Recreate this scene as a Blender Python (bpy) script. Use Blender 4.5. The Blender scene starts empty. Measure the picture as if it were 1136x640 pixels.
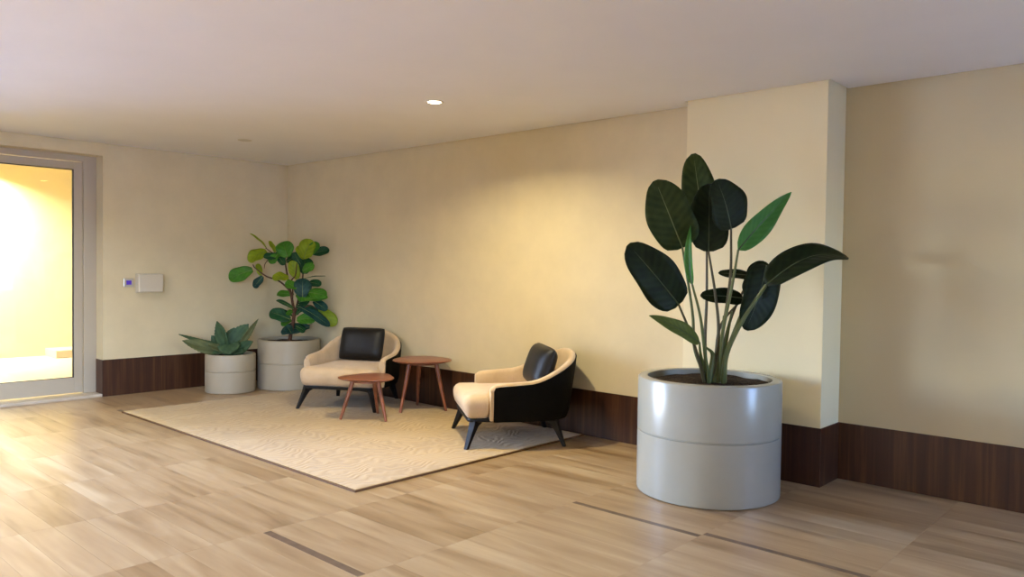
import bpy, bmesh, math, random
from mathutils import Vector, Matrix

random.seed(7)
scene = bpy.context.scene
C = scene.collection
PI = math.pi

# ------------------------------------------------------------------ camera
F_PX, YAW, PIT, ROL = 858.14, 0.74105, 0.02609, 0.01352
CAM = Vector((8.279, -5.0417, 1.35))
fwd = Vector((-math.sin(YAW) * math.cos(PIT), math.cos(YAW) * math.cos(PIT), -math.sin(PIT)))
r0 = Vector((math.cos(YAW), math.sin(YAW), 0))
u0 = r0.cross(fwd)
RIGHT = math.cos(ROL) * r0 + math.sin(ROL) * u0
UP = -math.sin(ROL) * r0 + math.cos(ROL) * u0
cd = bpy.data.cameras.new('camera')
cd.sensor_width = 36
cd.lens = F_PX / 1136 * 36
cd.clip_start = 0.05
cam = bpy.data.objects.new('camera', cd)
C.objects.link(cam)
cam.matrix_world = Matrix(((RIGHT.x, UP.x, -fwd.x, CAM.x), (RIGHT.y, UP.y, -fwd.y, CAM.y),
                           (RIGHT.z, UP.z, -fwd.z, CAM.z), (0, 0, 0, 1)))
scene.camera = cam

# ------------------------------------------------------------------ world, daylight, exposure
W = bpy.data.worlds.new('daylight')
scene.world = W
W.use_nodes = True
wn = W.node_tree.nodes
sky = wn.new('ShaderNodeTexSky')
sky.sky_type = 'NISHITA'
sky.sun_disc = False
sky.sun_elevation = math.radians(32)
sky.sun_rotation = math.radians(200)
bg = wn['Background']
bg.inputs['Strength'].default_value = 8.5
tint = wn.new('ShaderNodeMix')
tint.data_type, tint.blend_type = 'RGBA', 'MULTIPLY'
tint.inputs['Factor'].default_value = 1.0
tint.inputs['B'].default_value = (.74, .88, 1.32, 1)
W.node_tree.links.new(sky.outputs[0], tint.inputs['A'])
W.node_tree.links.new(tint.outputs['Result'], bg.inputs['Color'])


def portal(loc, rot, sx, sy):
    l = bpy.data.lights.new('window_portal', 'AREA')
    l.shape = 'RECTANGLE'
    l.size, l.size_y = sx, sy
    l.cycles.is_portal = True
    o = bpy.data.objects.new('window_portal', l)
    o.location, o.rotation_euler = loc, rot
    C.objects.link(o)


vs = scene.view_settings
vs.view_transform = 'Standard'
vs.look = 'None'
vs.gamma = 1
vs.use_curve_mapping = False
vs.exposure = 0.10
scene.cycles.use_denoising = True
scene.cycles.max_bounces = 10
scene.cycles.diffuse_bounces = 6
scene.cycles.transparent_max_bounces = 12
scene.cycles.sample_clamp_indirect = 6
scene.cycles.caustics_reflective = False
scene.cycles.caustics_refractive = False

LAMP_W, LAMP_COL = 46.0, (1.0, 0.86, 0.53)
COOL_W, COOL_COL = 66.0, (0.92, 0.95, 0.96)
BACK_W, BACK_COL = 135.0, (1.0, 0.89, 0.55)
OUT_W, OUT_COL = 400.0, (1.0, 0.93, 0.66)


def proj(q):
    d = Vector(q) - CAM
    z = d.dot(fwd)
    return (568 + F_PX * d.dot(RIGHT) / z, 320 - F_PX * d.dot(UP) / z, z)


def at(u, v, depth):
    """world point seen at pixel (u, v), depth metres along the optical axis"""
    return CAM + (fwd + RIGHT * ((u - 568) / F_PX) - UP * ((v - 320) / F_PX)) * depth


# ------------------------------------------------------------------ materials
def mat(name, base, rough=0.6, spec=0.5, metal=0.0, coat=0.0):
    m = bpy.data.materials.new(name)
    m.use_nodes = True
    b = m.node_tree.nodes['Principled BSDF']
    b.inputs['Base Color'].default_value = (*base, 1)
    b.inputs['Roughness'].default_value = rough
    b.inputs['Specular IOR Level'].default_value = spec
    b.inputs['Metallic'].default_value = metal
    b.inputs['Coat Weight'].default_value = coat
    return m


class NT:
    def __init__(s, m):
        s.t = m.node_tree
        s.b = s.t.nodes['Principled BSDF']

    def n(s, kind, **kw):
        o = s.t.nodes.new(kind)
        for k, v in kw.items():
            if k.startswith('i_'):
                o.inputs[k[2:].replace('_', ' ')].default_value = v
            else:
                setattr(o, k, v)
        return o

    def l(s, a, b):
        s.t.links.new(a, b)

    def math(s, op, a, b=None, c=None):
        o = s.n('ShaderNodeMath', operation=op)
        for i, x in enumerate((a, b, c)):
            if x is None:
                continue
            if isinstance(x, (int, float)):
                o.inputs[i].default_value = x
            else:
                s.l(x, o.inputs[i])
        return o.outputs[0]

    def ramp(s, fac, stops):
        o = s.n('ShaderNodeValToRGB')
        e = o.color_ramp.elements
        while len(e) < len(stops):
            e.new(0.5)
        for i, (p, c) in enumerate(stops):
            e[i].position = p
            e[i].color = (*c, 1)
        s.l(fac, o.inputs[0])
        return o.outputs[0]

    def noise(s, vec, scale, detail=3, rough=.5, dist=0.0):
        o = s.n('ShaderNodeTexNoise', i_Scale=scale, i_Detail=detail, i_Roughness=rough, i_Distortion=dist)
        s.l(vec, o.inputs['Vector'])
        return o.outputs['Fac']

    def mapping(s, vec, scale=(1, 1, 1), loc=(0, 0, 0)):
        o = s.n('ShaderNodeMapping')
        o.inputs['Scale'].default_value = scale
        o.inputs['Location'].default_value = loc
        s.l(vec, o.inputs['Vector'])
        return o.outputs[0]

    def pos(s):
        return s.n('ShaderNodeNewGeometry').outputs['Position']

    def obj(s):
        return s.n('ShaderNodeTexCoord').outputs['Object']

    def bump(s, h, strength=.2, dist=.01):
        o = s.n('ShaderNodeBump', i_Strength=strength, i_Distance=dist)
        s.l(h, o.inputs['Height'])
        s.l(o.outputs[0], s.b.inputs['Normal'])


def scaled(c, k):
    return tuple(min(1, x * k) for x in c)


def painted(name, base, rough, var=.05, scale=2.5, bump=.05, spec=.3):
    m = mat(name, base, rough, spec)
    t = NT(m)
    p = t.pos()
    f = t.noise(p, scale, 4, .6)
    t.l(t.ramp(f, [(.3, scaled(base, 1 - var)), (.7, scaled(base, 1 + var))]), t.b.inputs['Base Color'])
    t.bump(t.noise(p, 140, 3, .6), bump, .002)
    return m


M = {}
M['wall'] = painted('beige_wall', (.63, .545, .355), .75, .045, 3)
M['column'] = painted('cream_column', (.73, .64, .40), .33, .02, 2, .02, .5)
M['recess'] = painted('satin_wall', (.50, .42, .255), .45, .02, 2, .02, .4)
M['ceiling'] = painted('ceiling_plaster', (.76, .76, .76), .6, .02, 1.5, .03)
M['hidden'] = painted('pale_wall', (.55, .53, .50), .8, .02)


def wood_panel():
    m = mat('dark_panel_wood', (.08, .04, .025), .38, .4)
    t = NT(m)
    p = t.pos()
    v = t.mapping(p, (9, 9, .35))
    f = t.noise(v, 1.6, 5, .62, .4)
    v2 = t.mapping(p, (70, 70, 1.2))
    g = t.noise(v2, 1.0, 3, .6)
    mix = t.math('ADD', t.math('MULTIPLY', f, .8), t.math('MULTIPLY', g, .25))
    t.l(t.ramp(mix, [(.32, (.018, .005, .0022)), (.52, (.045, .015, .006)), (.72, (.11, .048, .017))]),
        t.b.inputs['Base Color'])
    t.bump(g, .12, .001)
    return m


M['panel'] = wood_panel()


def plank_mat():
    m = mat('veined_stone_planks', (.5, .4, .3), .24, .5)
    t = NT(m)
    p = t.pos()
    sep = t.n('ShaderNodeSeparateXYZ')
    t.l(p, sep.inputs[0])
    ix = t.math('FLOOR', t.math('DIVIDE', t.math('SUBTRACT', sep.outputs[0], .69), .81))
    iy = t.math('FLOOR', t.math('DIVIDE', t.math('ADD', sep.outputs[1], 1.475), .15))
    cmb = t.n('ShaderNodeCombineXYZ')
    t.l(ix, cmb.inputs[0])
    t.l(iy, cmb.inputs[1])
    wn_ = t.n('ShaderNodeTexWhiteNoise', noise_dimensions='3D')
    t.l(cmb.outputs[0], wn_.inputs['Vector'])
    off = t.n('ShaderNodeVectorMath', operation='MULTIPLY_ADD')
    t.l(wn_.outputs['Color'], off.inputs[0])
    off.inputs[1].default_value = (17, 23, 11)
    t.l(p, off.inputs[2])
    v = t.mapping(off.outputs[0], (1.0, 8, 1))
    f1 = t.noise(v, 1.0, 4, .5, .7)
    v2 = t.mapping(off.outputs[0], (1.8, 26, 1))
    f2 = t.noise(v2, 1.0, 2, .5, .2)
    s = t.math('ADD', t.math('MULTIPLY', f1, .74), t.math('MULTIPLY', f2, .16))
    s = t.math('ADD', s, t.math('MULTIPLY', wn_.outputs['Value'], .10))
    t.l(t.ramp(s, [(.32, (.200, .120, .055)), (.45, (.305, .203, .108)), (.58, (.37, .262, .150)), (.72, (.455, .346, .213))]),
        t.b.inputs['Base Color'])
    rg = t.n('ShaderNodeMapRange')
    t.l(f1, rg.inputs[0])
    rg.inputs[3].default_value = .26
    rg.inputs[4].default_value = .34
    t.l(rg.outputs[0], t.b.inputs['Roughness'])
    return m


M['plank'] = plank_mat()
M['joint'] = mat('grout', (.27, .20, .14), .8)
M['inlay'] = painted('dark_stone_inlay', (.13, .085, .055), .35, .25, 14)
M['threshold'] = painted('threshold_stone', (.50, .43, .34), .3, .08, 5)


def pot_mat(name, base, rough):
    m = mat(name, base, rough, .5)
    t = NT(m)
    f = t.noise(t.obj(), 3, 4, .6)
    t.l(t.ramp(f, [(.3, scaled(base, .96)), (.7, scaled(base, 1.04))]), t.b.inputs['Base Color'])
    t.bump(t.noise(t.obj(), 90, 2), .04, .002)
    return m


M['pot_gloss'] = pot_mat('glossy_grey_planter', (.29, .282, .235), .27)
M['pot'] = pot_mat('stone_grey_planter', (.37, .32, .235), .5)
soil = mat('soil', (.028, .018, .012), .95, .2)
st = NT(soil)
sf = st.noise(st.obj(), 55, 4, .7)
st.l(st.ramp(sf, [(.35, (.012, .008, .006)), (.6, (.05, .032, .02)), (.75, (.13, .09, .06))]), st.b.inputs['Base Color'])
st.bump(sf, .9, .03)
M['soil'] = soil


def fabric(name, base):
    m = mat(name, base, .9, .2)
    t = NT(m)
    f = t.noise(t.obj(), 260, 2, .7)
    g = t.noise(t.obj(), 9, 3, .5)
    mixf = t.math('ADD', t.math('MULTIPLY', f, .5), t.math('MULTIPLY', g, .5))
    t.l(t.ramp(mixf, [(.35, scaled(base, .86)), (.65, scaled(base, 1.1))]), t.b.inputs['Base Color'])
    t.b.inputs['Sheen Weight'].default_value = .25
    t.bump(f, .18, .002)
    return m


M['fabric'] = fabric('beige_upholstery', (.54, .40, .255))
M['pipe'] = fabric('beige_piping', (.54, .42, .30))


def leather(name, base, rough):
    m = mat(name, base, rough, .28)
    t = NT(m)
    v = t.n('ShaderNodeTexVoronoi', i_Scale=160.0)
    t.l(t.obj(), v.inputs['Vector'])
    w = t.noise(t.obj(), 7, 3, .5, .6)
    h = t.math('ADD', t.math('MULTIPLY', v.outputs['Distance'], .15), t.math('MULTIPLY', w, .6))
    t.bump(h, .25, .012)
    return m


M['leather'] = leather('black_leather', (.008, .008, .009), .42)
M['shell'] = leather('black_shell_leather', (.0018, .0016, .0015), .7)
M['shell'].node_tree.nodes['Principled BSDF'].inputs['Specular IOR Level'].default_value = .12
M['blackwood'] = mat('black_stained_wood', (.004, .004, .005), .45, .25)


def redwood():
    m = mat('reddish_walnut', (.2, .07, .03), .32, .5)
    t = NT(m)
    v = t.mapping(t.obj(), (4, 26, 4))
    f = t.noise(v, 1.5, 4, .6, .5)
    t.l(t.ramp(f, [(.3, (.15, .045, .020)), (.55, (.25, .085, .038)), (.75, (.34, .13, .062))]), t.b.inputs['Base Color'])
    return m


M['walnut'] = redwood()


def rug_mat():
    m = mat('cream_carved_rug', (.62, .5, .38), .95, .1)
    t = NT(m)
    p = t.obj()
    d = t.n('ShaderNodeTexNoise', i_Scale=1.7, i_Detail=3.0)
    t.l(p, d.inputs['Vector'])
    mv = t.n('ShaderNodeVectorMath', operation='MULTIPLY_ADD')
    t.l(d.outputs['Color'], mv.inputs[0])
    mv.inputs[1].default_value = (1.1, 1.1, 0)
    t.l(p, mv.inputs[2])
    w = t.n('ShaderNodeTexWave', wave_type='BANDS', bands_direction='X', i_Scale=4.2, i_Distortion=2.2, i_Detail=2.0)
    w.inputs['Detail Scale'].default_value = 1.5
    t.l(mv.outputs[0], w.inputs['Vector'])
    f = t.noise(p, 180, 2, .7)
    g = t.noise(p, 2.0, 3, .5)
    mixf = t.math('ADD', t.math('MULTIPLY', w.outputs['Fac'], .3), t.math('MULTIPLY', g, .7))
    t.l(t.ramp(mixf, [(.25, (.345, .242, .110)), (.7, (.425, .305, .145))]), t.b.inputs['Base Color'])
    h = t.math('ADD', t.math('MULTIPLY', w.outputs['Fac'], 1.0), t.math('MULTIPLY', f, .35))
    t.bump(h, .38, .006)
    t.b.inputs['Sheen Weight'].default_value = .2
    return m


M['rug'] = rug_mat()
M['binding'] = mat('brown_rug_binding', (.13, .075, .04), .9, .1)
M['alu'] = mat('taupe_door_frame', (.42, .37, .29), .45, .4)
M['gasket'] = mat('dark_gasket', (.02, .02, .02), .6)
M['white'] = mat('white_plastic', (.56, .51, .41), .4)
M['steel'] = mat('brushed_steel', (.5, .5, .5), .3, .5, 1.0)
scr = mat('blue_screen', (.02, .01, .10), .2)
sb_ = scr.node_tree.nodes['Principled BSDF']
sb_.inputs['Emission Color'].default_value = (.06, .02, .42, 1)
sb_.inputs['Emission Strength'].default_value = .7
M['screen'] = scr
lum = mat('lit_diffuser', (1, .95, .85), .5)
lb = lum.node_tree.nodes['Principled BSDF']
lb.inputs['Emission Color'].default_value = (1, .86, .62, 1)
lb.inputs['Emission Strength'].default_value = 14
M['lum'] = lum
M['lamp_off'] = mat('unlit_diffuser', (.5, .47, .4), .4)


def glass_mat():
    m = bpy.data.materials.new('clear_pane')
    m.use_nodes = True
    t = m.node_tree
    t.nodes.clear()
    out = t.nodes.new('ShaderNodeOutputMaterial')
    mx = t.nodes.new('ShaderNodeMixShader')
    tr = t.nodes.new('ShaderNodeBsdfTransparent')
    gl = t.nodes.new('ShaderNodeBsdfGlossy')
    fr = t.nodes.new('ShaderNodeFresnel')
    gl.inputs['Roughness'].default_value = .02
    tr.inputs[0].default_value = (.96, .97, .96, 1)
    fr.inputs[0].default_value = 1.45
    t.links.new(fr.outputs[0], mx.inputs[0])
    t.links.new(tr.outputs[0], mx.inputs[1])
    t.links.new(gl.outputs[0], mx.inputs[2])
    t.links.new(mx.outputs[0], out.inputs[0])
    return m


M['glass'] = glass_mat()


def leaf_mat(name, c1, c2, rough=.35, rib=.0, trans=.12, vein=60):
    """leaf: object x runs along the midrib; lateral veins give colour and fine relief"""
    m = mat(name, c1, rough, .15)
    t = NT(m)
    uv = t.n('ShaderNodeUVMap').outputs[0]
    sep = t.n('ShaderNodeSeparateXYZ')
    t.l(uv, sep.inputs[0])
    v = t.math('ABSOLUTE', t.math('SUBTRACT', sep.outputs[1], .5))
    ph = t.math('SUBTRACT', t.math('MULTIPLY', sep.outputs[0], vein), t.math('MULTIPLY', v, 22))
    w = t.math('SINE', ph)
    n = t.noise(t.obj(), 14, 3, .5)
    f = t.math('ADD', t.math('MULTIPLY', w, .10), n)
    t.l(t.ramp(f, [(.30, c1), (.72, c2)]), t.b.inputs['Base Color'])
    t.bump(w, .12, .004)
    t.b.inputs['Transmission Weight'].default_value = 0
    t.b.inputs['Subsurface Weight'].default_value = 0
    if trans:
        tl = t.n('ShaderNodeBsdfTranslucent')
        tl.inputs[0].default_value = (*scaled(c2, 1.6), 1)
        mx = t.n('ShaderNodeMixShader')
        mx.inputs[0].default_value = trans
        t.l(t.b.outputs[0], mx.inputs[1])
        t.l(tl.outputs[0], mx.inputs[2])
        t.l(mx.outputs[0], t.t.nodes['Material Output'].inputs[0])
    return m


M['bop'] = leaf_mat('shaded_paddle_leaf', (.004, .009, .003), (.011, .022, .006), .5, trans=.06)  # backlit shade put into the leaf colour
M['bop_mid'] = leaf_mat('lit_paddle_leaf', (.014, .026, .006), (.034, .052, .013), .5, trans=.10)  # lighter copy of the leaf colour for blades that catch light
M['bop_young'] = leaf_mat('young_paddle_leaf', (.045, .15, .030), (.08, .24, .05), .4, trans=.3)
M['bop_olive'] = leaf_mat('olive_paddle_leaf', (.07, .10, .022), (.12, .15, .035), .4, trans=.2)
M['stem'] = mat('green_petiole', (.075, .095, .022), .4)
M['stem_dark'] = mat('brownish_petiole', (.05, .042, .014), .4)
M['rib'] = mat('pale_midrib', (.13, .16, .05), .4)
M['rib_dark'] = mat('dim_midrib', (.04, .06, .018), .4)
M['fig_mid'] = leaf_mat('fig_leaf_green', (.035, .13, .012), (.075, .25, .022), .35, trans=.22, vein=26)
M['fig_dark'] = leaf_mat('fig_leaf_dark', (.008, .045, .020), (.02, .085, .03), .35, trans=.1, vein=26)
M['fig_lime'] = leaf_mat('fig_leaf_lime', (.16, .24, .012), (.30, .38, .02), .4, trans=.3, vein=26)
M['fig_teal'] = leaf_mat('fig_leaf_teal', (.008, .035, .032), (.02, .07, .055), .35, trans=.08, vein=26)
M['fig_rib'] = mat('fig_midrib', (.16, .22, .05), .45)
M['bark'] = painted('fig_bark', (.085, .04, .025), .8, .3, 30, .3)
M['agave'] = leaf_mat('agave_leaf', (.035, .075, .04), (.075, .135, .065), .5, trans=.05, vein=10)
M['agave_olive'] = leaf_mat('agave_leaf_olive', (.085, .105, .045), (.14, .16, .075), .5, trans=.05, vein=10)
M['agave_edge'] = mat('agave_margin', (.22, .22, .09), .5)

# ------------------------------------------------------------------ mesh helpers


def make(name, verts, faces, m, parent=None, smooth=False, uvs=None):
    me = bpy.data.meshes.new(name)
    me.from_pydata([tuple(v) for v in verts], [], faces)
    if uvs:
        ul = me.uv_layers.new(name='UVMap')
        for lp in me.loops:
            ul.data[lp.index].uv = uvs[lp.vertex_index]
    if m is not None:
        me.materials.append(m)
    if smooth:
        for p in me.polygons:
            p.use_smooth = True
    me.update()
    o = bpy.data.objects.new(name, me)
    C.objects.link(o)
    if parent is not None:
        o.parent = parent
    return o


class MB:
    """collects simple solids, then links them as one mesh object"""

    def __init__(s):
        s.v, s.f = [], []

    def box(s, x0, x1, y0, y1, z0, z1):
        b = len(s.v)
        s.v += [(x, y, z) for z in (z0, z1) for y in (y0, y1) for x in (x0, x1)]
        s.f += [tuple(b + i for i in q) for q in
                ((0, 2, 3, 1), (4, 5, 7, 6), (0, 1, 5, 4), (2, 6, 7, 3), (0, 4, 6, 2), (1, 3, 7, 5))]
        return s

    def rings(s, rings, cap0=True, cap1=True):
        b = len(s.v)
        n = len(rings[0])
        for r in rings:
            s.v += [tuple(q) for q in r]
        for i in range(len(rings) - 1):
            for j in range(n):
                k = (j + 1) % n
                s.f.append((b + i * n + j, b + i * n + k, b + (i + 1) * n + k, b + (i + 1) * n + j))
        if cap0:
            s.f.append(tuple(b + j for j in reversed(range(n))))
        if cap1:
            s.f.append(tuple(b + (len(rings) - 1) * n + j for j in range(n)))
        return s

    def lathe(s, prof, n=48, c=(0, 0), cap0=True, cap1=True):
        return s.rings([[(c[0] + r * math.cos(2 * PI * j / n), c[1] + r * math.sin(2 * PI * j / n), z)
                         for j in range(n)] for r, z in prof], cap0, cap1)

    def tube(s, pts, rad, n=8):
        pts = [Vector(q) for q in pts]
        rr = []
        ref = Vector((0.31, 0.83, 0.46))
        for i, q in enumerate(pts):
            d = (pts[min(i + 1, len(pts) - 1)] - pts[max(i - 1, 0)]).normalized()
            a = d.cross(ref)
            if a.length < .1:
                a = d.cross(Vector((1, 0, 0)))
            a.normalize()
            b_ = d.cross(a)
            r = rad[i] if isinstance(rad, (list, tuple)) else rad
            rr.append([q + (a * math.cos(2 * PI * j / n) + b_ * math.sin(2 * PI * j / n)) * r for j in range(n)])
        return s.rings(rr)

    def build(s, name, m, parent=None, smooth=False, bevel=0, seg=2):
        o = make(name, s.v, s.f, m, parent, smooth)
        bm = bmesh.new()
        bm.from_mesh(o.data)
        bmesh.ops.recalc_face_normals(bm, faces=bm.faces)
        bm.to_mesh(o.data)
        bm.free()
        if smooth:
            o.data.set_sharp_from_angle(angle=math.radians(42))
        if bevel:
            b = o.modifiers.new('bevel', 'BEVEL')
            b.width, b.segments, b.limit_method = bevel, seg, 'ANGLE'
        return o


def empty(name, loc=(0, 0, 0), rz=0.0):
    o = bpy.data.objects.new(name, None)
    o.empty_display_size = .1
    o.location, o.rotation_euler = loc, (0, 0, rz)
    C.objects.link(o)
    return o


def tag(o, label=None, cat=None, group=None, kind=None):
    if label:
        o['label'] = label
    if cat:
        o['category'] = cat
    if group:
        o['group'] = group
    if kind:
        o['kind'] = kind
    return o


def smoothstep(a, b, x):
    t = max(0, min(1, (x - a) / (b - a)))
    return t * t * (3 - 2 * t)


def bez(pts, n):
    """Catmull-Rom through pts"""
    pts = [Vector(q) for q in pts]
    ext = [pts[0] * 2 - pts[1]] + pts + [pts[-1] * 2 - pts[-2]]
    out = []
    for i in range(1, len(ext) - 2):
        p0, p1, p2, p3 = ext[i - 1:i + 3]
        for k in range(n):
            t = k / n
            out.append(.5 * ((2 * p1) + (p2 - p0) * t + (2 * p0 - 5 * p1 + 4 * p2 - p3) * t * t
                             + (3 * p1 - p0 - 3 * p2 + p3) * t ** 3))
    out.append(pts[-1])
    return out


# ------------------------------------------------------------------ room shell
H = 2.542
BB = 0.371
XL, XR, PD, FD = 5.472, 6.456, 0.166, 0.141     # column left/right, its front, recess depth
RX0, RX1 = 10.0, -9.4                           # right end wall x, rear wall y
GAP = .016
DY0, DY1, DZ = -3.32, -2.085, 2.42              # door opening in the left wall
WY0, WY1, WZ0, WZ1 = -9.0, -3.75, .05, 2.46      # window in the left wall, out of frame
T = .30

lw = MB()
lw.box(-T, 0, DY1, 0.45, 0, H + .08)
lw.box(-T, 0, DY0, DY1, DZ, H + .08)
lw.box(-T, 0, WY1, DY0, 0, H + .08)
lw.box(-T, 0, WY0, WY1, WZ1, H + .08)
lw.box(-T, 0, WY0, WY1, 0, WZ0)
lw.box(-T, 0, RX1, WY0, 0, H + .08)
wl = lw.build('wall_left', M['wall'])
tag(wl, 'beige painted wall with the glass door and dark skirting', 'wall', kind='structure')

tag(MB().box(0, XL + .1, 0, .45, 0, H + .08).build('wall_back', M['wall']),
    'long beige wall behind the armchairs and side tables', 'wall', kind='structure')
tag(MB().box(XL, XR, -PD, .45, 0, H + .08).build('wall_column', M['column'], bevel=.004),
    'cream column standing proud of the wall behind the tall plant', 'column', kind='structure')
tag(MB().box(XR - .1, RX0 + .3, FD, .45, 0, H + .08).build('wall_recess', M['recess']),
    'plain beige wall set back right of the column', 'wall', kind='structure')
# right end wall and rear wall (outside the frame) with windows added to bring in daylight
E0, E1, EZ0, EZ1 = -8.8, -6.0, .3, 2.35
G0, G1, GZ0, GZ1 = -.70, -.05, .7, 2.1
rw = MB()
rw.box(RX0, RX0 + .3, E1, G0, 0, H + .08).box(RX0, RX0 + .3, RX1, E0, 0, H + .08).box(RX0, RX0 + .3, G1, .45, 0, H + .08)
rw.box(RX0, RX0 + .3, G0, G1, 0, GZ0).box(RX0, RX0 + .3, G0, G1, GZ1, H + .08)
rw.box(RX0, RX0 + .3, E0, E1, 0, EZ0).box(RX0, RX0 + .3, E0, E1, EZ1, H + .08)
tag(rw.build('wall_right', M['hidden']), 'pale end wall with two added windows', 'wall', kind='structure')
bw_ = MB().box(-T, RX0 + .3, RX1 - .3, RX1, 0, H + .08)
tag(bw_.build('wall_rear', M['hidden']), 'plain pale rear wall of the lobby', 'wall', kind='structure')

# ceiling board stops short of the walls and leaves a narrow shadow gap
cg = MB()
cg.box(GAP, XL - GAP, RX1, -GAP, H, H + .03)
cg.box(XL - GAP, XR + GAP, RX1, -PD - GAP, H, H + .03)
cg.box(XR + GAP, RX0, RX1, FD - GAP, H, H + .03)
cg.box(-T, RX0 + .3, RX1 - .3, .45, H + .075, H + .25)
tag(cg.build('ceiling', M['ceiling']), 'smooth white plaster ceiling with a narrow shadow gap', 'ceiling', kind='structure')


def baseboard(name, x0, x1, y0, y1, label):
    o = MB().box(x0, x1, y0, y1, 0, BB).build(name, M['panel'], bevel=.0015)
    tag(o, label, 'skirting', kind='structure')


SK = .006
baseboard('baseboard_left', 0, SK, DY1 - SK, 0, 'tall dark wood skirting below the left wall')
baseboard('baseboard_reveal', -.21, 0, DY1 - SK, DY1, 'short piece of dark wood skirting inside the door reveal')
baseboard('baseboard_back', 0, XL, -SK, 0, 'tall dark wood skirting behind the armchairs')
baseboard('baseboard_column', XL - SK, XR + SK, -PD - SK, -PD, 'dark wood skirting across the front of the column')
baseboard('baseboard_column_side', XR, XR + SK, -PD, FD, 'dark wood skirting on the right side of the column')
baseboard('baseboard_recess', XR, RX0, FD - SK, FD, 'tall dark reddish wood skirting right of the column')


def window(name, plane, a0, a1, z0, z1, pos, n):
    """fixed window: frame, mullions and panes; plane 'x' or 'y'"""
    root = empty(name)
    tag(root, 'unseen window bringing daylight into the lobby', 'window', kind='structure')

    def bx(mb, b0, b1, c0, c1, t):
        if plane == 'x':
            mb.box(pos - t, pos + t, b0, b1, c0, c1)
        else:
            mb.box(b0, b1, pos - t, pos + t, c0, c1)
    fr = MB()
    bx(fr, a0, a1, z0, z0 + .06, .03)
    bx(fr, a0, a1, z1 - .06, z1, .03)
    w = (a1 - a0) / n
    for k in range(n + 1):
        c = min(max(a0 + k * w, a0 + .03), a1 - .03)
        bx(fr, c - .03, c + .03, z0 + .06, z1 - .06, .03)
    fr.build('window_frame', M['alu'], root)
    for k in range(n):
        g = MB()
        bx(g, a0 + k * w + .03, a0 + (k + 1) * w - .03, z0 + .06, z1 - .06, .004)
        g.build('pane', M['glass'], root)


window('window_1', 'x', WY0, WY1, WZ0, WZ1, -.2, 3)
window('added_window_2', 'x', E0, E1, EZ0, EZ1, RX0 + .15, 3)  # unseen window, added to light the left wall
window('added_window_3', 'x', G0, G1, GZ0, GZ1, RX0 + .15, 1)  # small unseen window, added for cool light on planter and column side
portal((RX0 + .25, (G0 + G1) / 2, (GZ0 + GZ1) / 2), (0, PI / 2, 0), GZ1 - GZ0, G1 - G0)
portal((-.27, (WY0 + WY1) / 2, (WZ0 + WZ1) / 2), (0, -PI / 2, 0), WZ1 - WZ0, WY1 - WY0)
portal((RX0 + .25, (E0 + E1) / 2, (EZ0 + EZ1) / 2), (0, PI / 2, 0), EZ1 - EZ0, E1 - E0)

# ------------------------------------------------------------------ floor of stone planks
FX0, FX1, FY0, FY1 = 0.0, RX0, RX1, FD
floor = MB().box(-.3, RX0 + .3, RX1 - .3, .45, -.12, -.006).build('floor', M['joint'])
tag(floor, 'polished beige veined stone plank floor with dark inlaid strips', 'floor', kind='structure')
PLX, PLY, PG = .81, .15, .0004
pl_mesh = None
cells = []
i0, i1 = int(math.floor((FX0 - .69) / PLX)), int(math.ceil((FX1 - .69) / PLX))
j0, j1 = int(math.floor((FY0 + 1.475) / PLY)), int(math.ceil((FY1 + 1.475) / PLY))
RUG = (1.0, 4.51, -2.285, -.035)
INL = [(4.757, 5.548, -3.005, .021), (5.552, 6.358, -1.503, .019), (6.362, 7.168, -1.452, .019), (.85, 1.6, -2.253, .019)]
for i in range(i0, i1):
    for j in range(j0, j1):
        x0, x1 = max(.69 + i * PLX, FX0), min(.69 + (i + 1) * PLX, FX1)
        y0, y1 = max(-1.475 + j * PLY, FY0), min(-1.475 + (j + 1) * PLY, FY1)
        if x1 - x0 < .02 or y1 - y0 < .02:
            continue
        cx, cy = (x0 + x1) / 2, (y0 + y1) / 2
        area = 0
        d = (Vector((cx, cy, 0)) - CAM).dot(fwd)
        if d > .8:
            us = [proj((a, b, 0)) for a in (x0, x1) for b in (y0, y1)]
            if any(-10 < q[0] < 1146 and q[1] < 650 for q in us if q[2] > .3):
                hid = RUG[0] < x0 and x1 < RUG[1] and RUG[2] < y0 and y1 < RUG[3]
                hid = hid or (x1 <= XL and y0 > 0) or (x0 > XL and x1 < XR and y0 > -PD)
                area = 0 if hid else (y1 - y0) * (x1 - x0) / d ** 3
        cells.append((area, x0, x1, y0, y1))
cells.sort(key=lambda c: -c[0])
rest = MB()
cache = {}
for k, (area, x0, x1, y0, y1) in enumerate(cells):
    if k < 300 and area > 0:
        key = (round(x1 - x0, 3), round(y1 - y0, 3))
        if key not in cache:
            hx, hy = (x1 - x0) / 2 - PG, (y1 - y0) / 2 - PG
            b = 0
            o = MB().rings([[(-hx, -hy, -.006), (hx, -hy, -.006), (hx, hy, -.006), (-hx, hy, -.006)],
                            [(-hx, -hy, -b), (hx, -hy, -b), (hx, hy, -b), (-hx, hy, -b)]])
            pl = o.build('plank', M['plank'], floor)
            cache[key] = pl.data
        else:
            pl = bpy.data.objects.new('plank', cache[key])
            C.objects.link(pl)
            pl.parent = floor
        pl.location = ((x0 + x1) / 2, (y0 + y1) / 2, 0)
    else:
        rest.box(x0 + PG, x1 - PG, y0 + PG, y1 - PG, -.006, 0)
tag(rest.build('distant_planks', M['plank'], floor), kind='stuff')
for x0, x1, y, w in INL:
    MB().box(x0, x1, y - w, y + w, -.006, .0006).build('inlay_strip', M['inlay'], floor)

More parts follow.
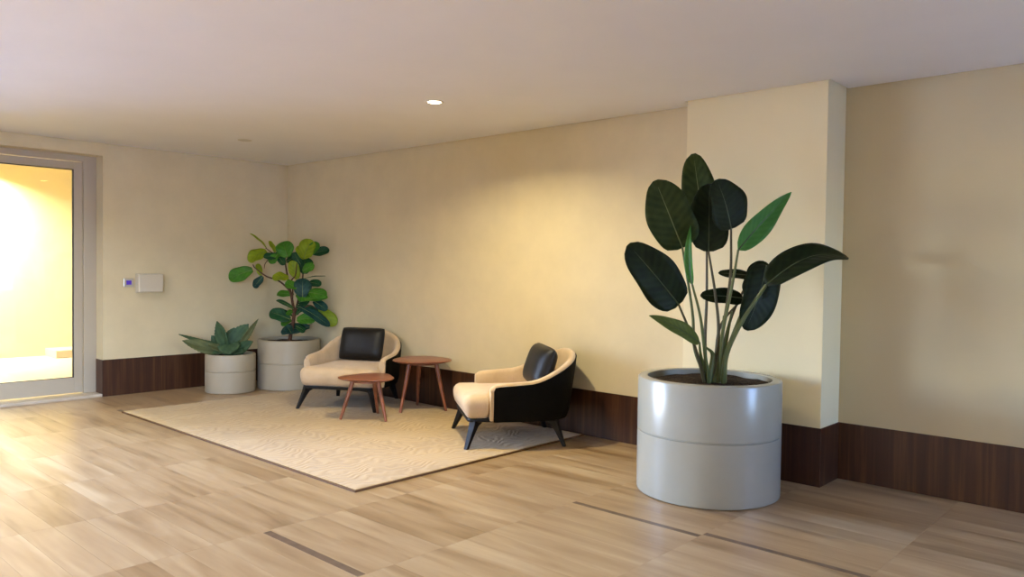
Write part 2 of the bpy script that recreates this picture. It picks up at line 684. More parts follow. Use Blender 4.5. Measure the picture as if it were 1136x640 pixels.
# ------------------------------------------------------------------ glass door in the left wall and the landing behind it
XD = -.20
door = empty('door_1', (XD, DY1, 0))
tag(door, 'glass door in a taupe metal frame with bright yellow light behind', 'door', kind='structure')


def dbox(name, m, y0, y1, z0, z1, t0=-.03, t1=.03, parent=door, bevel=.003):
    return MB().box(t0, t1, y0 - DY1, y1 - DY1, z0, z1).build(name, m, parent, bevel=bevel)


dbox('jamb', M['alu'], -2.205, DY1, .03, DZ)
dbox('jamb', M['alu'], DY0, DY0 + .115, .03, DZ)
dbox('head_rail', M['alu'], DY0 + .115, -2.205, 2.36, DZ)
L0, L1 = DY0 + .12, -2.212
leaf = empty('door_leaf')
leaf.parent = door
for y0, y1, z0, z1 in ((L1 - .08, L1, .04, 2.353), (L0, L0 + .08, .04, 2.353), (L0 + .08, L1 - .08, 2.278, 2.353), (L0 + .08, L1 - .08, .04, .195)):
    dbox('leaf_rail', M['alu'], y0, y1, z0, z1, -.022, .022, leaf)
gk = MB()
for y0, y1, z0, z1 in ((L1 - .088, L1 - .08, .195, 2.278), (L0 + .08, L0 + .088, .195, 2.278), (L0 + .08, L1 - .08, 2.270, 2.278), (L0 + .08, L1 - .08, .195, .200)):
    gk.box(-.012, .016, y0 - DY1, y1 - DY1, z0, z1)
gk.build('gasket', M['gasket'], leaf)
dbox('pane', M['glass'], L0 + .08, L1 - .08, .195, 2.278, -.004, .004, leaf, 0)
hd = MB().tube([(.03, L0 + .04 - DY1, .95), (.07, L0 + .04 - DY1, .95), (.07, L0 + .04 - DY1, 1.25), (.03, L0 + .04 - DY1, 1.25)], .012, 10)
hd.build('handle', M['steel'], leaf, smooth=True)
th = MB().box(-.34 - XD, 0.0 - XD, DY0 - DY1, -.001, -.004, .028)
th.build('threshold', M['threshold'], door, bevel=.006)

gm = painted('bounce_ground', (.70, .70, .70), .8, .05, 1)
gd = MB().box(-40, -4.4, -40, 12, -.5, -.15).box(-4.4, -.3, -40, -3.75, -.5, -.15).box(-.3, RX0 + .3, -40, RX1 - .3, -.5, -.15).box(RX0 + .3, 45, -40, 12, -.5, -.15)  # unseen pale ground, added to bounce daylight up to the ceiling
tag(gd.build('ground', gm), 'unseen pale ground added to bounce daylight through the windows', 'ground', kind='structure')
LX = -4.2
land = MB()
land.box(LX - .2, LX, -3.75, .6, -.1, 2.9)
land.box(LX, -T, .4, .6, -.1, 2.9)
land.box(LX, -T, -3.75, -3.55, -.1, 2.9)
land.box(LX, -T, -3.55, .4, 2.7, 2.9)
M['landing'] = painted('warm_landing_wall', (.74, .66, .46), .8, .03, 3)
tag(land.build('wall_landing', M['landing']), 'yellow-lit wall of the landing behind the glass door', 'wall', kind='structure')
tag(MB().box(LX, -.34, -3.55, .4, -.1, 0).build('floor_landing', M['threshold']),
    'pale stone landing floor behind the glass door', 'floor', kind='structure')
step = MB().box(LX + .004, -3.72, -1.37, .396, .001, .11).build('stone_step', M['threshold'], bevel=.006)
tag(step, 'low pale stone step seen behind the glass door', 'step')
# ------------------------------------------------------------------ ceiling downlights


def downlight(name, x, y, on, label, z=H, spread=150):
    r = empty(name, (x, y, z))
    tag(r, label, 'downlight', 'recessed ceiling downlights')
    MB().lathe([(.050, .0), (.050, -.004), (.064, -.004), (.066, 0)], 40, cap0=False, cap1=False).build('trim_ring', M['white'], r, True)
    MB().lathe([(.0005, -.0025), (.050, -.0025)], 40, cap0=False, cap1=False).build('diffuser', M['lum'] if on else M['lamp_off'], r)
    if on:
        l = bpy.data.lights.new('downlight_lamp', 'AREA')
        l.shape, l.size = 'DISK', .095
        l.energy, l.color = on
        l.spread = math.radians(spread)
        o = bpy.data.objects.new('downlight_lamp', l)
        o.location = (0, 0, -.006)
        o.parent = r
        C.objects.link(o)


downlight('ceiling_downlight', 4.065, -1.291, (LAMP_W, LAMP_COL), 'lit round downlight glowing in the ceiling')
downlight('ceiling_downlight', 1.352, -1.291, None, 'small unlit downlight in the ceiling near the corner')

downlight('ceiling_downlight', 1.352, -4.2, (COOL_W, COOL_COL), 'unseen downlight added in the ceiling further along the glazed wall')  # unseen lamp, added to brighten the left wall and corner
downlight('ceiling_downlight', LX + .30, -2.55, (OUT_W, OUT_COL), 'bright downlight over the landing behind the glass door', 2.7, 150)
for x, w_ in ((4.065, 'nearest the glazed wall'), (6.78, 'in the middle'), (9.2, 'nearest the end wall')):
    downlight('ceiling_downlight', x, -6.9, (BACK_W, BACK_COL), 'warm unseen downlight added in a row behind the viewpoint, ' + w_)  # unseen lamps, added as warm ambient fill

# ------------------------------------------------------------------ rug
rug = empty('area_rug', ((RUG[0] + RUG[1]) / 2, (RUG[2] + RUG[3]) / 2, 0))
tag(rug, 'large cream rug with carved wavy pattern under the armchairs', 'rug')
rx, ry = (RUG[1] - RUG[0]) / 2, (RUG[3] - RUG[2]) / 2
e = .012
MB().rings([[(-a, -b, z), (a, -b, z), (a, b, z), (-a, b, z)] for a, b, z in
            ((rx - e, ry - e, .001), (rx - e, ry - e, .012), (rx - e - .004, ry - e - .004, .015))]).build('pile', M['rug'], rug)
bd = MB()
for x0, x1, y0, y1 in ((-rx, rx, -ry, -ry + e), (-rx, rx, ry - e, ry), (-rx, -rx + e, -ry + e, ry - e), (rx - e, rx, -ry + e, ry - e)):
    bd.box(x0, x1, y0, y1, .0008, .0125)
bd.build('edge_binding', M['binding'], rug)

# ------------------------------------------------------------------ armchairs


def slab(outline, levels, mbx=None):
    """stack of inset outlines (inset, z); outline counter-clockwise"""
    n = len(outline)
    nor = []
    for i in range(n):
        a, b = outline[i - 1], outline[(i + 1) % n]
        d = Vector((b[0] - a[0], b[1] - a[1]))
        d.normalize()
        nor.append((-d.y, d.x))
    mb = mbx or MB()
    cx = sum(q[0] for q in outline) / n
    cy = sum(q[1] for q in outline) / n
    rings = []
    for lv in levels:
        ins, z = lv[0], lv[1]
        k = lv[2] if len(lv) > 2 else 1.0
        rings.append([(cx + (q[0] + nor[i][0] * ins - cx) * k, cy + (q[1] + nor[i][1] * ins - cy) * k, z) for i, q in enumerate(outline)])
    return mb.rings(rings)


def round_poly(pts, rads, seg=6):
    out = []
    n = len(pts)
    for i in range(n):
        p, a, b = Vector(pts[i]), Vector(pts[i - 1]), Vector(pts[(i + 1) % n])
        r = rads[i] if isinstance(rads, (list, tuple)) else rads
        d1, d2 = (a - p).normalized(), (b - p).normalized()
        ang = d1.angle(d2)
        t = r / math.tan(ang / 2)
        p1, p2 = p + d1 * t, p + d2 * t
        for k in range(seg + 1):
            s = k / seg
            out.append(tuple((p1 * (1 - s) ** 2 + p * 2 * s * (1 - s) + p2 * s * s)))
    return out


def shell_sections():
    Wd, D, y0, ad, nn = .372, .400, .0, .235, 2.8
    plan = []
    for k in range(7):
        plan.append((Wd, -ad + (y0 + ad) * k / 7))
    for k in range(33):
        a = PI * k / 32
        c, s = math.cos(a), math.sin(a)
        plan.append((Wd * math.copysign(abs(c) ** (2 / nn), c), y0 + D * abs(s) ** (2 / nn)))
    for k in range(7):
        plan.append((-Wd, y0 - (y0 + ad) * (k + 1) / 7))
    pts = [Vector((q[0], q[1], 0)) for q in plan]
    ln = [0]
    for i in range(1, len(pts)):
        ln.append(ln[-1] + (pts[i] - pts[i - 1]).length)
    sec = []
    for i, q in enumerate(pts):
        d = (pts[min(i + 1, len(pts) - 1)] - pts[max(i - 1, 0)]).normalized()
        nrm = Vector((d.y, -d.x, 0))
        t = 1 - abs(ln[i] / ln[-1] - .5) * 2
        zt = .475 + .055 * t + .168 * smoothstep(.32, .90, t)
        zt -= .028 * (1 - smoothstep(0, .05, t))
        lean = .012 + .055 * smoothstep(.3, .8, t)
        sec.append((q, nrm, t, zt, lean))
    return sec


def build_chair():
    root = empty('lounge_armchair')
    sec = shell_sections()

    def P(q, nrm, off, lean, z, zt):
        k = max(0, (z - .2) / (.72 - .2))
        return q + nrm * (off + lean * k) + Vector((0, 0, z))
    th = .030
    rings = []
    for q, nr, t, zt, le in sec:
        prof = [(th * .8, .205), (th, .30), (th, zt - .06), (th, zt - .028), (th * .78, zt - .010), (th * .3, zt),
                (-th * .3, zt), (-th * .78, zt - .010), (-th, zt - .03), (-th * 1.15, zt - .08), (-th * 1.2, .30), (-th * .9, .205)]
        rings.append([P(q, nr, o, le, z, zt) for o, z in prof])
    MB().rings(rings).build('inner_shell', M['fabric'], root, True)
    rings = []
    for q, nr, t, zt, le in sec[0:]:
        z1 = zt - .022
        prof = [(th * .75 + .001, .195), (th + .007, .25), (th + .008, z1 - .05), (th + .006, z1), (th - .004, z1 + .001), (th - .006, .195)]
        rings.append([P(q, nr, o, le, z, zt) for o, z in prof])
    # the leather stops short of the arm fronts, leaving the pale edge
    for e_, s in ((0, 1), (-1, -1)):
        rings[e_] = [v + Vector((0, .022, 0)) for v in rings[e_]]
    MB().rings(rings).build('outer_shell', M['shell'], root, True)
    ol_ = round_poly([(-.375, -.425), (.375, -.425), (.375, -.245), (.338, -.215), (.325, .32), (-.325, .32), (-.338, -.215), (-.375, -.245)],
                     [.075, .075, .02, .02, .16, .16, .02, .02], 7)
    lv = [(.055, .212), (.028, .226), (.012, .25), (.002, .29), (.0, .330), (.006, .356), (.020, .374), (.042, .386),
          (.055, .391, .9), (.055, .397, .7), (.055, .400, .4), (.055, .401, .1)]
    slab(ol_, lv).build('seat', M['fabric'], root, True)
    ob = round_poly([(-.35, -.395), (.35, -.395), (.35, .25), (-.35, .25)], [.07, .07, .2, .2], 7)
    slab(ob, [(.02, .186), (.0, .192), (-.004, .207), (.0, .216)]).build('base_frame', M['blackwood'], root, True)
    for sx in (-1, 1):
        for top, foot in (((.315, -.335), (.384, -.413)), ((.275, .275), (.318, .355))):
            a = Vector((top[0] * sx, top[1], 0))
            b = Vector((foot[0] * sx, foot[1], 0))
            d = (b - a).normalized()
            s = Vector((-d.y, d.x, 0))
            rg = []
            for z, w, dp, sh in ((.200, .075, .030, .00), (.185, .058, .029, .10), (.160, .043, .027, .24), (.12, .034, .024, .44), (.06, .026, .020, .72), (.0, .019, .017, 1.0)):
                c = a.lerp(b, sh) + Vector((0, 0, z))
                # wide bracket reaching inward at the top
                inn = w * (1.5 if z > .17 else 1.0)
                rg.append([c + d * w * .5 + s * dp, c + d * w * .5 - s * dp * 1, c - d * inn * .8 - s * dp, c - d * inn * .8 + s * dp])
            MB().rings(rg).build('leg', M['blackwood'], root, bevel=.004)
    return root


def copy_tree(o, parent=None):
    c = o.copy()
    C.objects.link(c)
    c.parent = parent
    for ch in [q for q in bpy.data.objects if q.parent == o]:
        copy_tree(ch, c)
    return c


chair = build_chair()
chair.location, chair.rotation_euler = (2.079, -.535, .0155), (0, 0, .544)
tag(chair, 'beige armchair with black outer shell next to the potted fig plant', 'armchair', 'pair of lounge armchairs')
chair_b = copy_tree(chair)
chair_b.location, chair_b.rotation_euler = (4.165, -.535, .0155), (0, 0, -.631)
tag(chair_b, 'beige armchair seen from its black side in front of the column', 'armchair', 'pair of lounge armchairs')


for lg in [q for q in bpy.data.objects if q.parent == chair_b and q.name.startswith('leg')]:
    cxy = sum((v.co for v in lg.data.vertices), Vector()) / len(lg.data.vertices)
    if cxy.x > 0 and cxy.y > 0:
        lg.location.z -= .0152          # this foot stands beside the rug, on the stone


def build_cushion():
    n, m_ = 22, 18
    w, h, t = .240, .168, .080
    verts, faces = [], []
    for side in (1, -1):
        for i in range(n + 1):
            for j in range(m_ + 1):
                u, v = -1 + 2 * i / n, -1 + 2 * j / m_
                sx = math.copysign(abs(math.sin(u * PI / 2)), u)
                sy = math.copysign(abs(math.sin(v * PI / 2)), v)
                pull = 1 - .045 * (1 - u * u) * 1.0
                pv = 1 - .05 * (1 - v * v)
                d = max(0, (1 - sx ** 4)) ** .55 * max(0, (1 - sy ** 4)) ** .55
                crease = .05 * math.sin(7 * u + 3 * v) * d
                rc = 1 - .085 * (sx * sx * sy * sy) ** 2
                verts.append((w * sx * pv * rc, side * t * (d + crease * .5 * (1 if side > 0 else .6)), h * sy * pull * rc))
    k = (n + 1) * (m_ + 1)
    for s in (0, 1):
        for i in range(n):
            for j in range(m_):
                a = s * k + i * (m_ + 1) + j
                q = (a, a + 1, a + m_ + 2, a + m_ + 1)
                faces.append(q if s else q[::-1])
    root = empty('cushion')
    o = make('cushion_cover', verts, faces, M['leather'], root, True)
    bm = bmesh.new()
    bm.from_mesh(o.data)
    bmesh.ops.remove_doubles(bm, verts=bm.verts, dist=.0008)
    bmesh.ops.recalc_face_normals(bm, faces=bm.faces)
    bm.to_mesh(o.data)
    bm.free()
    loop = []
    for i in range(n + 1):
        loop.append((verts[i * (m_ + 1)][0], 0, verts[i * (m_ + 1)][2]))
    for j in range(1, m_ + 1):
        loop.append((verts[n * (m_ + 1) + j][0], 0, verts[n * (m_ + 1) + j][2]))
    for i in range(n - 1, -1, -1):
        loop.append((verts[i * (m_ + 1) + m_][0], 0, verts[i * (m_ + 1) + m_][2]))
    for j in range(m_ - 1, -1, -1):
        loop.append((verts[j][0], 0, verts[j][2]))
    MB().tube(loop, .0045, 6).build('seam_piping', M['leather'], root, True)
    return root


def chair_pt(c, l):
    t = c.rotation_euler.z
    return Vector((c.location.x + math.cos(t) * l[0] - math.sin(t) * l[1], c.location.y + math.sin(t) * l[0] + math.cos(t) * l[1], c.location.z + l[2]))


cu = build_cushion()
cu.location = chair_pt(chair, (.0, .205, .562))
cu.rotation_euler = (-.30, .0, .544 - .04)
tag(cu, 'black leather cushion facing front in the armchair near the fig plant', 'cushion', 'black leather cushions')
cu2 = copy_tree(cu)
cu2.location = chair_pt(chair_b, (.02, .222, .568))
cu2.rotation_euler = (-.32, .04, -.631 + .08)
tag(cu2, 'black leather cushion seen edge on in the armchair by the column', 'cushion', 'black leather cushions')

# ------------------------------------------------------------------ side tables


def table(name, c, rot, R, h, foot_r, leg_r, label, sharp):
    root = empty(name, (c[0], c[1], .0155), rot)
    tag(root, label, 'side table', 'three-legged walnut side tables')
    ol_ = []
    for k in range(66):
        a = 2 * PI * k / 66
        r = R * (1 - sharp + sharp * (math.cos(1.5 * a) ** 2))
        ol_.append((r * math.cos(a), r * math.sin(a)))
    slab(ol_, [(.045, h - .024), (.010, h - .012), (.0, h - .006), (.001, h - .001), (.004, h), (.02, h, .5)]).build('table_top', M['walnut'], root, True)
    MB().lathe([(R * .50, h - .045), (R * .53, h - .043), (R * .53, h - .018), (R * .5, h - .018)], 36).build('apron_ring', M['walnut'], root, True)
    for k in range(3):
        a = 2 * PI * k / 3
        d = Vector((math.cos(a), math.sin(a), 0))
        MB().tube([d * (R * .50) + Vector((0, 0, h - .02)), d * (R * .5 * .7 + foot_r * .3) + Vector((0, 0, h * .65)), d * foot_r + Vector((0, 0, .004))],
                  [leg_r * 1.05, leg_r, leg_r * .62], 12).build('leg', M['walnut'], root, True)
    return root


table('side_table', (2.792, -.895), math.radians(-118), .265, .368, .240, .019,
      'low walnut side table standing on the rug before the armchair', .22)
table('side_table', (2.80, -.290), math.radians(-92), .285, .475, .245, .020,
      'taller walnut side table against the wall between the armchairs', .10)

# ------------------------------------------------------------------ planters and plants


def planter(root, R, h, m, split=.55, rim=.05):
    g = .006
    prof = [(R - .012, 0), (R - .002, .006), (R, .02), (R, h * split - g), (R - .008, h * split - g * .4), (R - .008, h * split + g * .4), (R, h * split + g),
            (R, h - .012), (R - .004, h - .003), (R - .012, h), (R - rim, h), (R - rim - .004, h - .004), (R - rim - .006, h - .09), (.02, h - .09)]
    MB().lathe(prof, 72).build('planter', m, root, True)
    n = 40
    rr = [.01, .3, .55, .78, .98]
    verts, faces = [], []
    for f in rr:
        for j in range(n):
            a = 2 * PI * j / n
            verts.append(((R - rim) * f * math.cos(a), (R - rim) * f * math.sin(a), h - .035 + random.uniform(-.006, .008)))
    for i in range(len(rr) - 1):
        for j in range(n):
            k = (j + 1) % n
            faces.append((i * n + j, (i + 1) * n + j, (i + 1) * n + k, i * n + k))
    faces.append(tuple(range(n)))
    make('soil', verts, faces, M['soil'], root, True)


def leaf_mesh(name, base, tip, width, m, parent, face, droop=0.0, fold=.15, prof='paddle', rib=None, ribr=.004, curl=0.0, wave=0.0, thick=.002, seed=0, teeth=0):
    """leaf from base to tip (world points), 'face' = direction the upper side looks; real curvature and thickness"""
    base, tip = Vector(base), Vector(tip)
    ax = tip - base
    L = ax.length
    ax.normalize()
    fn = Vector(face)
    fn = (fn - ax * fn.dot(ax)).normalized()
    sd = ax.cross(fn)
    n, mm = 20, 8
    rnd = random.Random(seed)
    ph = rnd.uniform(0, 6)
    verts, uvs, faces, spine = [], [], [], []
    for i in range(n + 1):
        t = i / n
        if prof == 'paddle':
            w = max(0, 1 - abs(2 * (t ** .76 * .985 + .012) - 1) ** 2.2) ** .5
        elif prof == 'fig':
            w = max(0, 1 - abs(2 * (t ** 1.25 * .975 + .02) - 1) ** 2.3) ** .5
        elif prof == 'lance':
            w = math.sin(PI * (t ** .68 * .985 + .012)) ** .8
        else:   # agave
            w = (.72 + .55 * t - .2 * t * t) * (1 - t ** 2.6) if t < 1 else 0
        w = max(w, .02) * width / 2
        bend = droop * L * (math.sin(PI * t) - .0)
        c = base + ax * (L * t) + fn * bend
        if curl:
            c = c + fn * (-curl * L * t * t)
        spine.append(c)
        for j in range(mm + 1):
            s = -1 + 2 * j / mm
            ww = w * (1 + .05 * math.sin(9 * t + ph + 2 * s)) if abs(s) == 1 else w
            if teeth and abs(s) == 1 and i % 2 and i < n:
                ww *= 1 - teeth
            q = c + sd * (s * ww * math.cos(fold)) + fn * (abs(s) * ww * math.sin(fold)) + fn * (wave * w * math.sin(10 * t + ph) * s * s)
            verts.append(q)
            uvs.append((t, j / mm))
    for i in range(n):
        for j in range(mm):
            a = i * (mm + 1) + j
            faces.append((a, a + mm + 1, a + mm + 2, a + 1))
    inv = parent.matrix_world.inverted() if False else Matrix.Translation(-parent.location)
    o = make(name, [inv @ v for v in verts], faces, m, parent, True, uvs)
    s_ = o.modifiers.new('thickness', 'SOLIDIFY')
    s_.thickness = thick
    s_.offset = 0
    if rib is not None:
        MB().tube([inv @ (q + fn * .0) for q in spine], [ribr * (1 - .75 * k / n) for k in range(n + 1)], 6).build('midrib', rib, o, True)
    return o


def stem(name, pts, r0, r1, m, parent, n=6):
    q = bez(pts, n)
    k = len(q) - 1
    inv = Matrix.Translation(-parent.location)
    MB().tube([inv @ v for v in q], [r0 + (r1 - r0) * i / k for i in range(k + 1)], 8).build(name, m, parent, True)


toC = lambda p: (CAM - Vector(p)).normalized()

# --- tall paddle-leaf plant in the glossy grey planter
PB = Vector((5.972, -.712, 0))
bop = empty('paddle_leaf_plant', PB)
tag(bop, 'tall dark paddle-leaved plant in a large glossy grey planter before the column', 'potted plant')
planter(bop, .43, .70, M['pot_gloss'], .535, .055)
D0 = proj(PB + Vector((0, 0, .7)))[2]
bl = [
    # base px, tip px, width px, depth offsets base/tip, face (right, up, to camera), material, rib, droop, fold, curl
    ((757, 275), (727, 200), 54, -.05, -.12, (-.25, .25, 1), 'bop_mid', 'rib', .03, .16, 0),
    ((784, 266), (769, 170), 44, .12, .20, (-.45, .15, 1), 'bop_mid', 'rib', .04, .22, .02),
    ((786, 279), (787, 204), 48, -.02, .05, (-.2, .3, 1), 'bop', 'rib_dark', .04, .20, 0),
    ((811, 254), (795, 199), 52, -.08, -.12, (.3, .25, 1), 'bop', 'rib_dark', .05, .24, 0),
    ((753, 338), (697, 271), 50, -.12, -.22, (-.2, .3, 1), 'bop', 'rib_dark', .04, .14, 0),
    ((776, 380), (720, 350), 23, -.10, -.20, (-.1, .8, 1), 'bop_olive', None, .05, .2, 0),
    ((768, 316), (766, 250), 13, -.10, -.12, (-.8, .1, .7), 'bop_young', None, .05, .5, 0),
    ((819, 277), (878, 213), 29, -.12, -.05, (.5, .3, 1), 'bop_young', None, -.05, .3, 0),
    ((850, 316), (941, 279), 42, -.10, -.02, (-.35, .8, .8), 'bop', 'rib_dark', .17, .22, .08),
    ((850, 294), (827, 366), 52, .06, .00, (.3, -.2, 1), 'bop', None, .05, .14, 0),
    ((834, 330), (848, 290), 36, .02, .08, (.2, .5, 1), 'bop', None, .04, .14, 0),
    ((824, 331), (777, 328), 22, .05, .02, (0, .6, 1), 'bop', None, .04, .1, 0),
    ((833, 306), (797, 303), 14, .10, .05, (0, .7, 1), 'bop', None, .02, .1, 0),
]
bases = []
for k, (b, t, w, db, dt, fc, mm, rb, dr, fo, cu_) in enumerate(bl):
    B, Tp = at(b[0], b[1], D0 + db), at(t[0], t[1], D0 + dt)
    face = RIGHT * fc[0] + UP * fc[1] - fwd * fc[2]
    leaf_mesh('leaf', B, Tp, w * .94 * D0 / F_PX, M[mm], bop, face, dr, fo, 'paddle' if k not in (5, 6, 7) else 'lance',
              M[rb] if rb else M['rib_dark'], .0055, cu_, .05, .003, k)
    bases.append(B)
SZ = .66


def soil_pt(u, v=None):
    """a point on the soil near the middle of the planter"""
    dx, dy = u
    return PB + Vector((dx, dy, SZ))


rt = Vector((RIGHT.x, RIGHT.y, 0)).normalized()
bk = Vector((fwd.x, fwd.y, 0)).normalized()
sr = lambda a, b: PB + rt * a + bk * b + Vector((0, 0, SZ))
pet = [
    (0, sr(.00, .0), [(768, 345), (771, 388)], 'stem'), (1, sr(.00, .05), [(784, 330), (782, 380)], 'stem_dark'), (2, sr(.02, .00), [(794, 330), (797, 372)], 'stem_dark'),
    (3, sr(.05, .02), [(810, 310), (800, 380)], 'stem_dark'), (4, sr(-.03, -.03), [(766, 370), (776, 402)], 'stem_dark'), (6, sr(-.01, -.04), [(777, 352), (782, 392)], 'stem'),
    (7, sr(.07, -.02), [(812, 318), (801, 375)], 'stem'), (8, sr(.08, -.03), [(824, 355), (806, 392)], 'stem'), (9, sr(.07, .05), [(826, 340), (806, 390)], 'stem'),
    (10, sr(.06, .04), [(822, 350), (806, 395)], 'stem'), (11, sr(.03, .05), [(800, 360), (794, 395)], 'stem_dark'), (12, sr(.05, .06), [(812, 350), (800, 395)], 'stem_dark'),
    (5, sr(-.02, -.02), [(777, 392), (780, 405)], 'stem'),
]
for idx, root_p, mids, mm in pet:
    b = bases[idx]
    zb = proj(b)[2]
    zr = proj(root_p)[2]
    m1 = at(*mids[0], zb * .6 + zr * .4)
    m2 = at(*mids[1], zb * .25 + zr * .75)
    r = .0075 if idx != 8 else .012
    stem('petiole', [root_p, m2, m1, b], r * 1.7, r * .85, M[mm], bop)
# sheathing leaf bases
for a, b, u, v in ((.06, -.01, 812, 345), (.03, .0, 803, 350), (-.01, -.01, 783, 385)):
    stem('leaf_sheath', [sr(a, b), at(u * .4 + 796 * .6, 395, proj(sr(a, b))[2]), at(u, v, proj(sr(a, b))[2] - .03)], .022, .006, M['stem'], bop)

# --- fig with broad leaves in the middle planter
PF = Vector((.66, -.375, 0))
fig = empty('potted_fig', PF)
tag(fig, 'fiddle leaf fig with broad green leaves in the taller stone grey planter', 'potted plant')
planter(fig, .335, .535, M['pot'], .53, .035)
DF = proj(PF + Vector((0, 0, .8)))[2]
fz = lambda x, y: (245 + x * .2109, 250 + y * .2109)
fl = [
    ((240, 120), (160, 50), 22, 'fig_lime', .1), ((240, 135), (152, 182), 66, 'fig_lime', 1), ((167, 233), (54, 277), 68, 'fig_mid', 1),
    ((222, 268), (178, 322), 40, 'fig_teal', .9), ((210, 265), (195, 207), 28, 'fig_lime', .6), ((287, 142), (256, 88), 24, 'fig_lime', .6),
    ((312, 165), (232, 165), 38, 'fig_dark', .8), ((252, 178), (230, 224), 14, 'bark', .2), ((352, 168), (330, 93), 82, 'fig_mid', 1),
    ((338, 182), (292, 148), 42, 'fig_teal', .7), ((345, 190), (418, 158), 48, 'fig_dark', .9), ((436, 172), (474, 84), 82, 'fig_lime', 1),
    ((440, 178), (408, 115), 40, 'fig_lime', .8), ((478, 148), (562, 130), 44, 'fig_dark', 1), ((440, 255), (442, 176), 74, 'fig_dark', 1),
    ((402, 282), (372, 194), 50, 'fig_lime', .9), ((357, 275), (278, 276), 50, 'fig_lime', .7), ((438, 279), (540, 268), 14, 'fig_dark', .15),
    ((430, 378), (430, 288), 80, 'fig_teal', 1), ((412, 345), (448, 390), 62, 'fig_mid', .9), ((383, 366), (303, 362), 36, 'fig_mid', .8),
    ((463, 352), (548, 368), 56, 'fig_mid', .9), ((443, 392), (552, 380), 38, 'fig_mid', .7), ((382, 440), (300, 398), 24, 'fig_dark', .5),
    ((378, 478), (312, 442), 20, 'fig_dark', .5), ((365, 495), (267, 458), 62, 'fig_dark', .9), ((372, 498), (322, 522), 34, 'fig_mid', .8),
    ((412, 428), (558, 522), 50, 'fig_teal', .7), ((488, 398), (552, 442), 44, 'fig_teal', .8), ((400, 495), (492, 490), 56, 'fig_mid', .9),
    ((508, 440), (598, 516), 64, 'fig_lime', 1), ((578, 488), (600, 522), 20, 'fig_dark', .7), ((468, 535), (330, 558), 58, 'fig_teal', .8),
    ((398, 425), (503, 456), 42, 'fig_dark', .7), ((395, 470), (430, 440), 34, 'fig_dark', .6), ((385, 445), (350, 470), 28, 'fig_mid', .6),
    ((370, 565), (345, 530), 40, 'fig_teal', .8),
    ((400, 330), (345, 302), 44, 'fig_mid', .8), ((430, 240), (486, 212), 46, 'fig_mid', .9), ((465, 300), (522, 312), 40, 'fig_dark', .8),
    ((405, 405), (462, 398), 44, 'fig_dark', .8), ((460, 150), (512, 100), 50, 'fig_mid', .9), ((300, 152), (262, 196), 40, 'fig_mid', .8),
    ((420, 205), (388, 148), 44, 'fig_dark', .9), ((468, 445), (525, 474), 46, 'fig_mid', .8), ((300, 160), (330, 205), 36, 'fig_dark', .7),
    ((395, 530), (438, 556), 40, 'fig_dark', .7),
]
rf = random.Random(3)
trunk = [PF + Vector((.0, .0, .50))]
tm = [(383, 575), (384, 480), (376, 400), (356, 300), (338, 195)]
tp = [at(*fz(*q), DF + dz) for q, dz in zip(tm, (0, 0, .01, .0, -.02))]
stem('trunk', [PF + Vector((0, 0, .49)), tp[1], tp[2], tp[3], tp[4]], .022, .007, M['bark'], fig)
stem('branch', [tp[2], at(*fz(362, 345), DF), at(*fz(305, 292), DF - .05), at(*fz(240, 268), DF - .1), at(*fz(182, 226), DF - .12), at(*fz(168, 205), DF - .12)], .012, .005, M['bark'], fig)
stem('branch', [tp[2], at(*fz(378, 330), DF - .03), at(*fz(372, 290), DF - .05), at(*fz(392, 262), DF - .06), at(*fz(400, 200), DF - .03)], .010, .005, M['bark'], fig)
stem('branch', [tp[1], at(*fz(405, 400), DF + .04), at(*fz(428, 300), DF + .07), at(*fz(436, 200), DF + .08), at(*fz(455, 160), DF + .08)], .013, .005, M['bark'], fig)
stem('branch', [tp[1], at(*fz(430, 440), DF - .04), at(*fz(470, 420), DF - .08), at(*fz(505, 440), DF - .06)], .010, .005, M['bark'], fig)
stem('branch', [tp[4], at(*fz(300, 165), DF - .04), at(*fz(250, 130), DF - .07), at(*fz(235, 118), DF - .08)], .006, .004, M['bark'], fig)
for k, (b, t, w, mm, op) in enumerate(fl):
    side = (b[0] - 385) / 200
    db = rf.uniform(-.10, .06)
    t = (t[0] + (t[0] - b[0]) * .10, t[1] + (t[1] - b[1]) * .10)
    B, Tp = at(*fz(*b), DF + db), at(*fz(*t), DF + db + rf.uniform(-.07, .05))
    face = RIGHT * rf.uniform(-.35, .35) + UP * (.35 + 1.2 * (1 - op)) - fwd * (op + .15)
    leaf_mesh('leaf', B, Tp, w * 1.16 * .2109 * DF / F_PX, M[mm], fig, face, rf.uniform(.03, .09), .16, 'fig' if mm != 'bark' else 'lance', M['fig_rib'], .0035, 0, .12, .002, k)

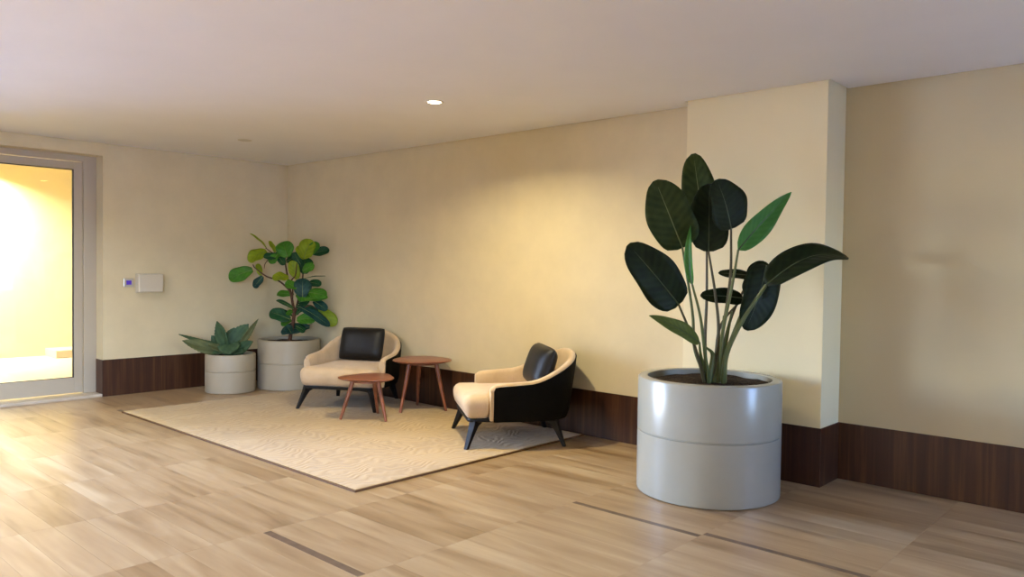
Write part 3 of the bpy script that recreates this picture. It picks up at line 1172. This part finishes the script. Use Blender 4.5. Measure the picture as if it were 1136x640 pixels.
# --- agave in the small planter
PA = Vector((.505, -.985, 0))
agv = empty('potted_agave', PA)
tag(agv, 'low agave with broad pointed leaves in the small stone grey planter', 'potted plant')
planter(agv, .256, .405, M['pot'], .56, .025)
DA = proj(PA + Vector((0, 0, .45)))[2]
az = lambda x, y: (195 + x * .0938, 345 + y * .0938)
al = [
    ((480, 400), (35, 275), 62, 'agave', .02, -.10, (0, 1, .5)), ((480, 470), (78, 348), 125, 'agave_olive', -.05, -.22, (-.1, .7, 1)),
    ((590, 440), (487, 120), 150, 'agave', .03, .02, (-.5, .1, 1)), ((620, 430), (860, 153), 170, 'agave', .06, .12, (.2, .3, 1)),
    ((740, 450), (977, 93), 60, 'agave_olive', .0, .02, (.9, .4, .6)), ((690, 500), (912, 358), 120, 'agave', -.02, -.10, (.2, .6, 1)),
    ((640, 400), (640, 515), 190, 'agave', -.03, -.20, (0, .9, .8)), ((600, 470), (372, 400), 95, 'agave_olive', -.06, -.16, (-.1, .9, .7)),
    ((640, 440), (690, 195), 170, 'agave', .10, .14, (.1, .2, 1)), ((560, 450), (420, 290), 110, 'agave', .06, .10, (-.4, .3, 1)),
    ((620, 460), (430, 500), 110, 'agave', -.05, -.17, (-.2, .9, .8)), ((660, 470), (800, 490), 100, 'agave', -.05, -.15, (.2, .9, .8)),
]
for k, (b, t, w, mm, db, dt, fc) in enumerate(al):
    B, Tp = at(*az(*b), DA + db), at(*az(*t), DA + dt)
    face = RIGHT * fc[0] + UP * fc[1] - fwd * fc[2]
    lf = leaf_mesh('leaf', B, Tp, w * 1.7 * .0938 * DA / F_PX, M[mm], agv, face, -.04, .28, 'agave', None, .003, 0, 0, .008, k, .10)
MB().lathe([(.05, .36), (.07, .40), (.05, .44), (.02, .47)], 14).build('leaf_core', M['agave'], agv, True)

# ------------------------------------------------------------------ control panel and box on the left wall
tp_ = empty('wall_thermostat', (0, -1.838, 1.15))
tag(tp_, 'small wall control panel with a glowing blue screen', 'thermostat')
MB().box(.0005, .014, -.052, .048, -.044, .042).build('housing', M['steel'], tp_, bevel=.003)
MB().box(.014, .0155, -.026, .026, -.022, .022).build('screen', M['screen'], tp_)
wb = empty('wall_box', (0, -1.640, 1.143))
tag(wb, 'plain white box mounted on the wall beside the control panel', 'box')
MB().box(.0005, .085, -.125, .125, -.092, .096).build('cover', M['white'], wb, bevel=.008)
MB().box(.0003, .012, -.13, .13, -.098, .10).build('back_plate', M['white'], wb, bevel=.002)
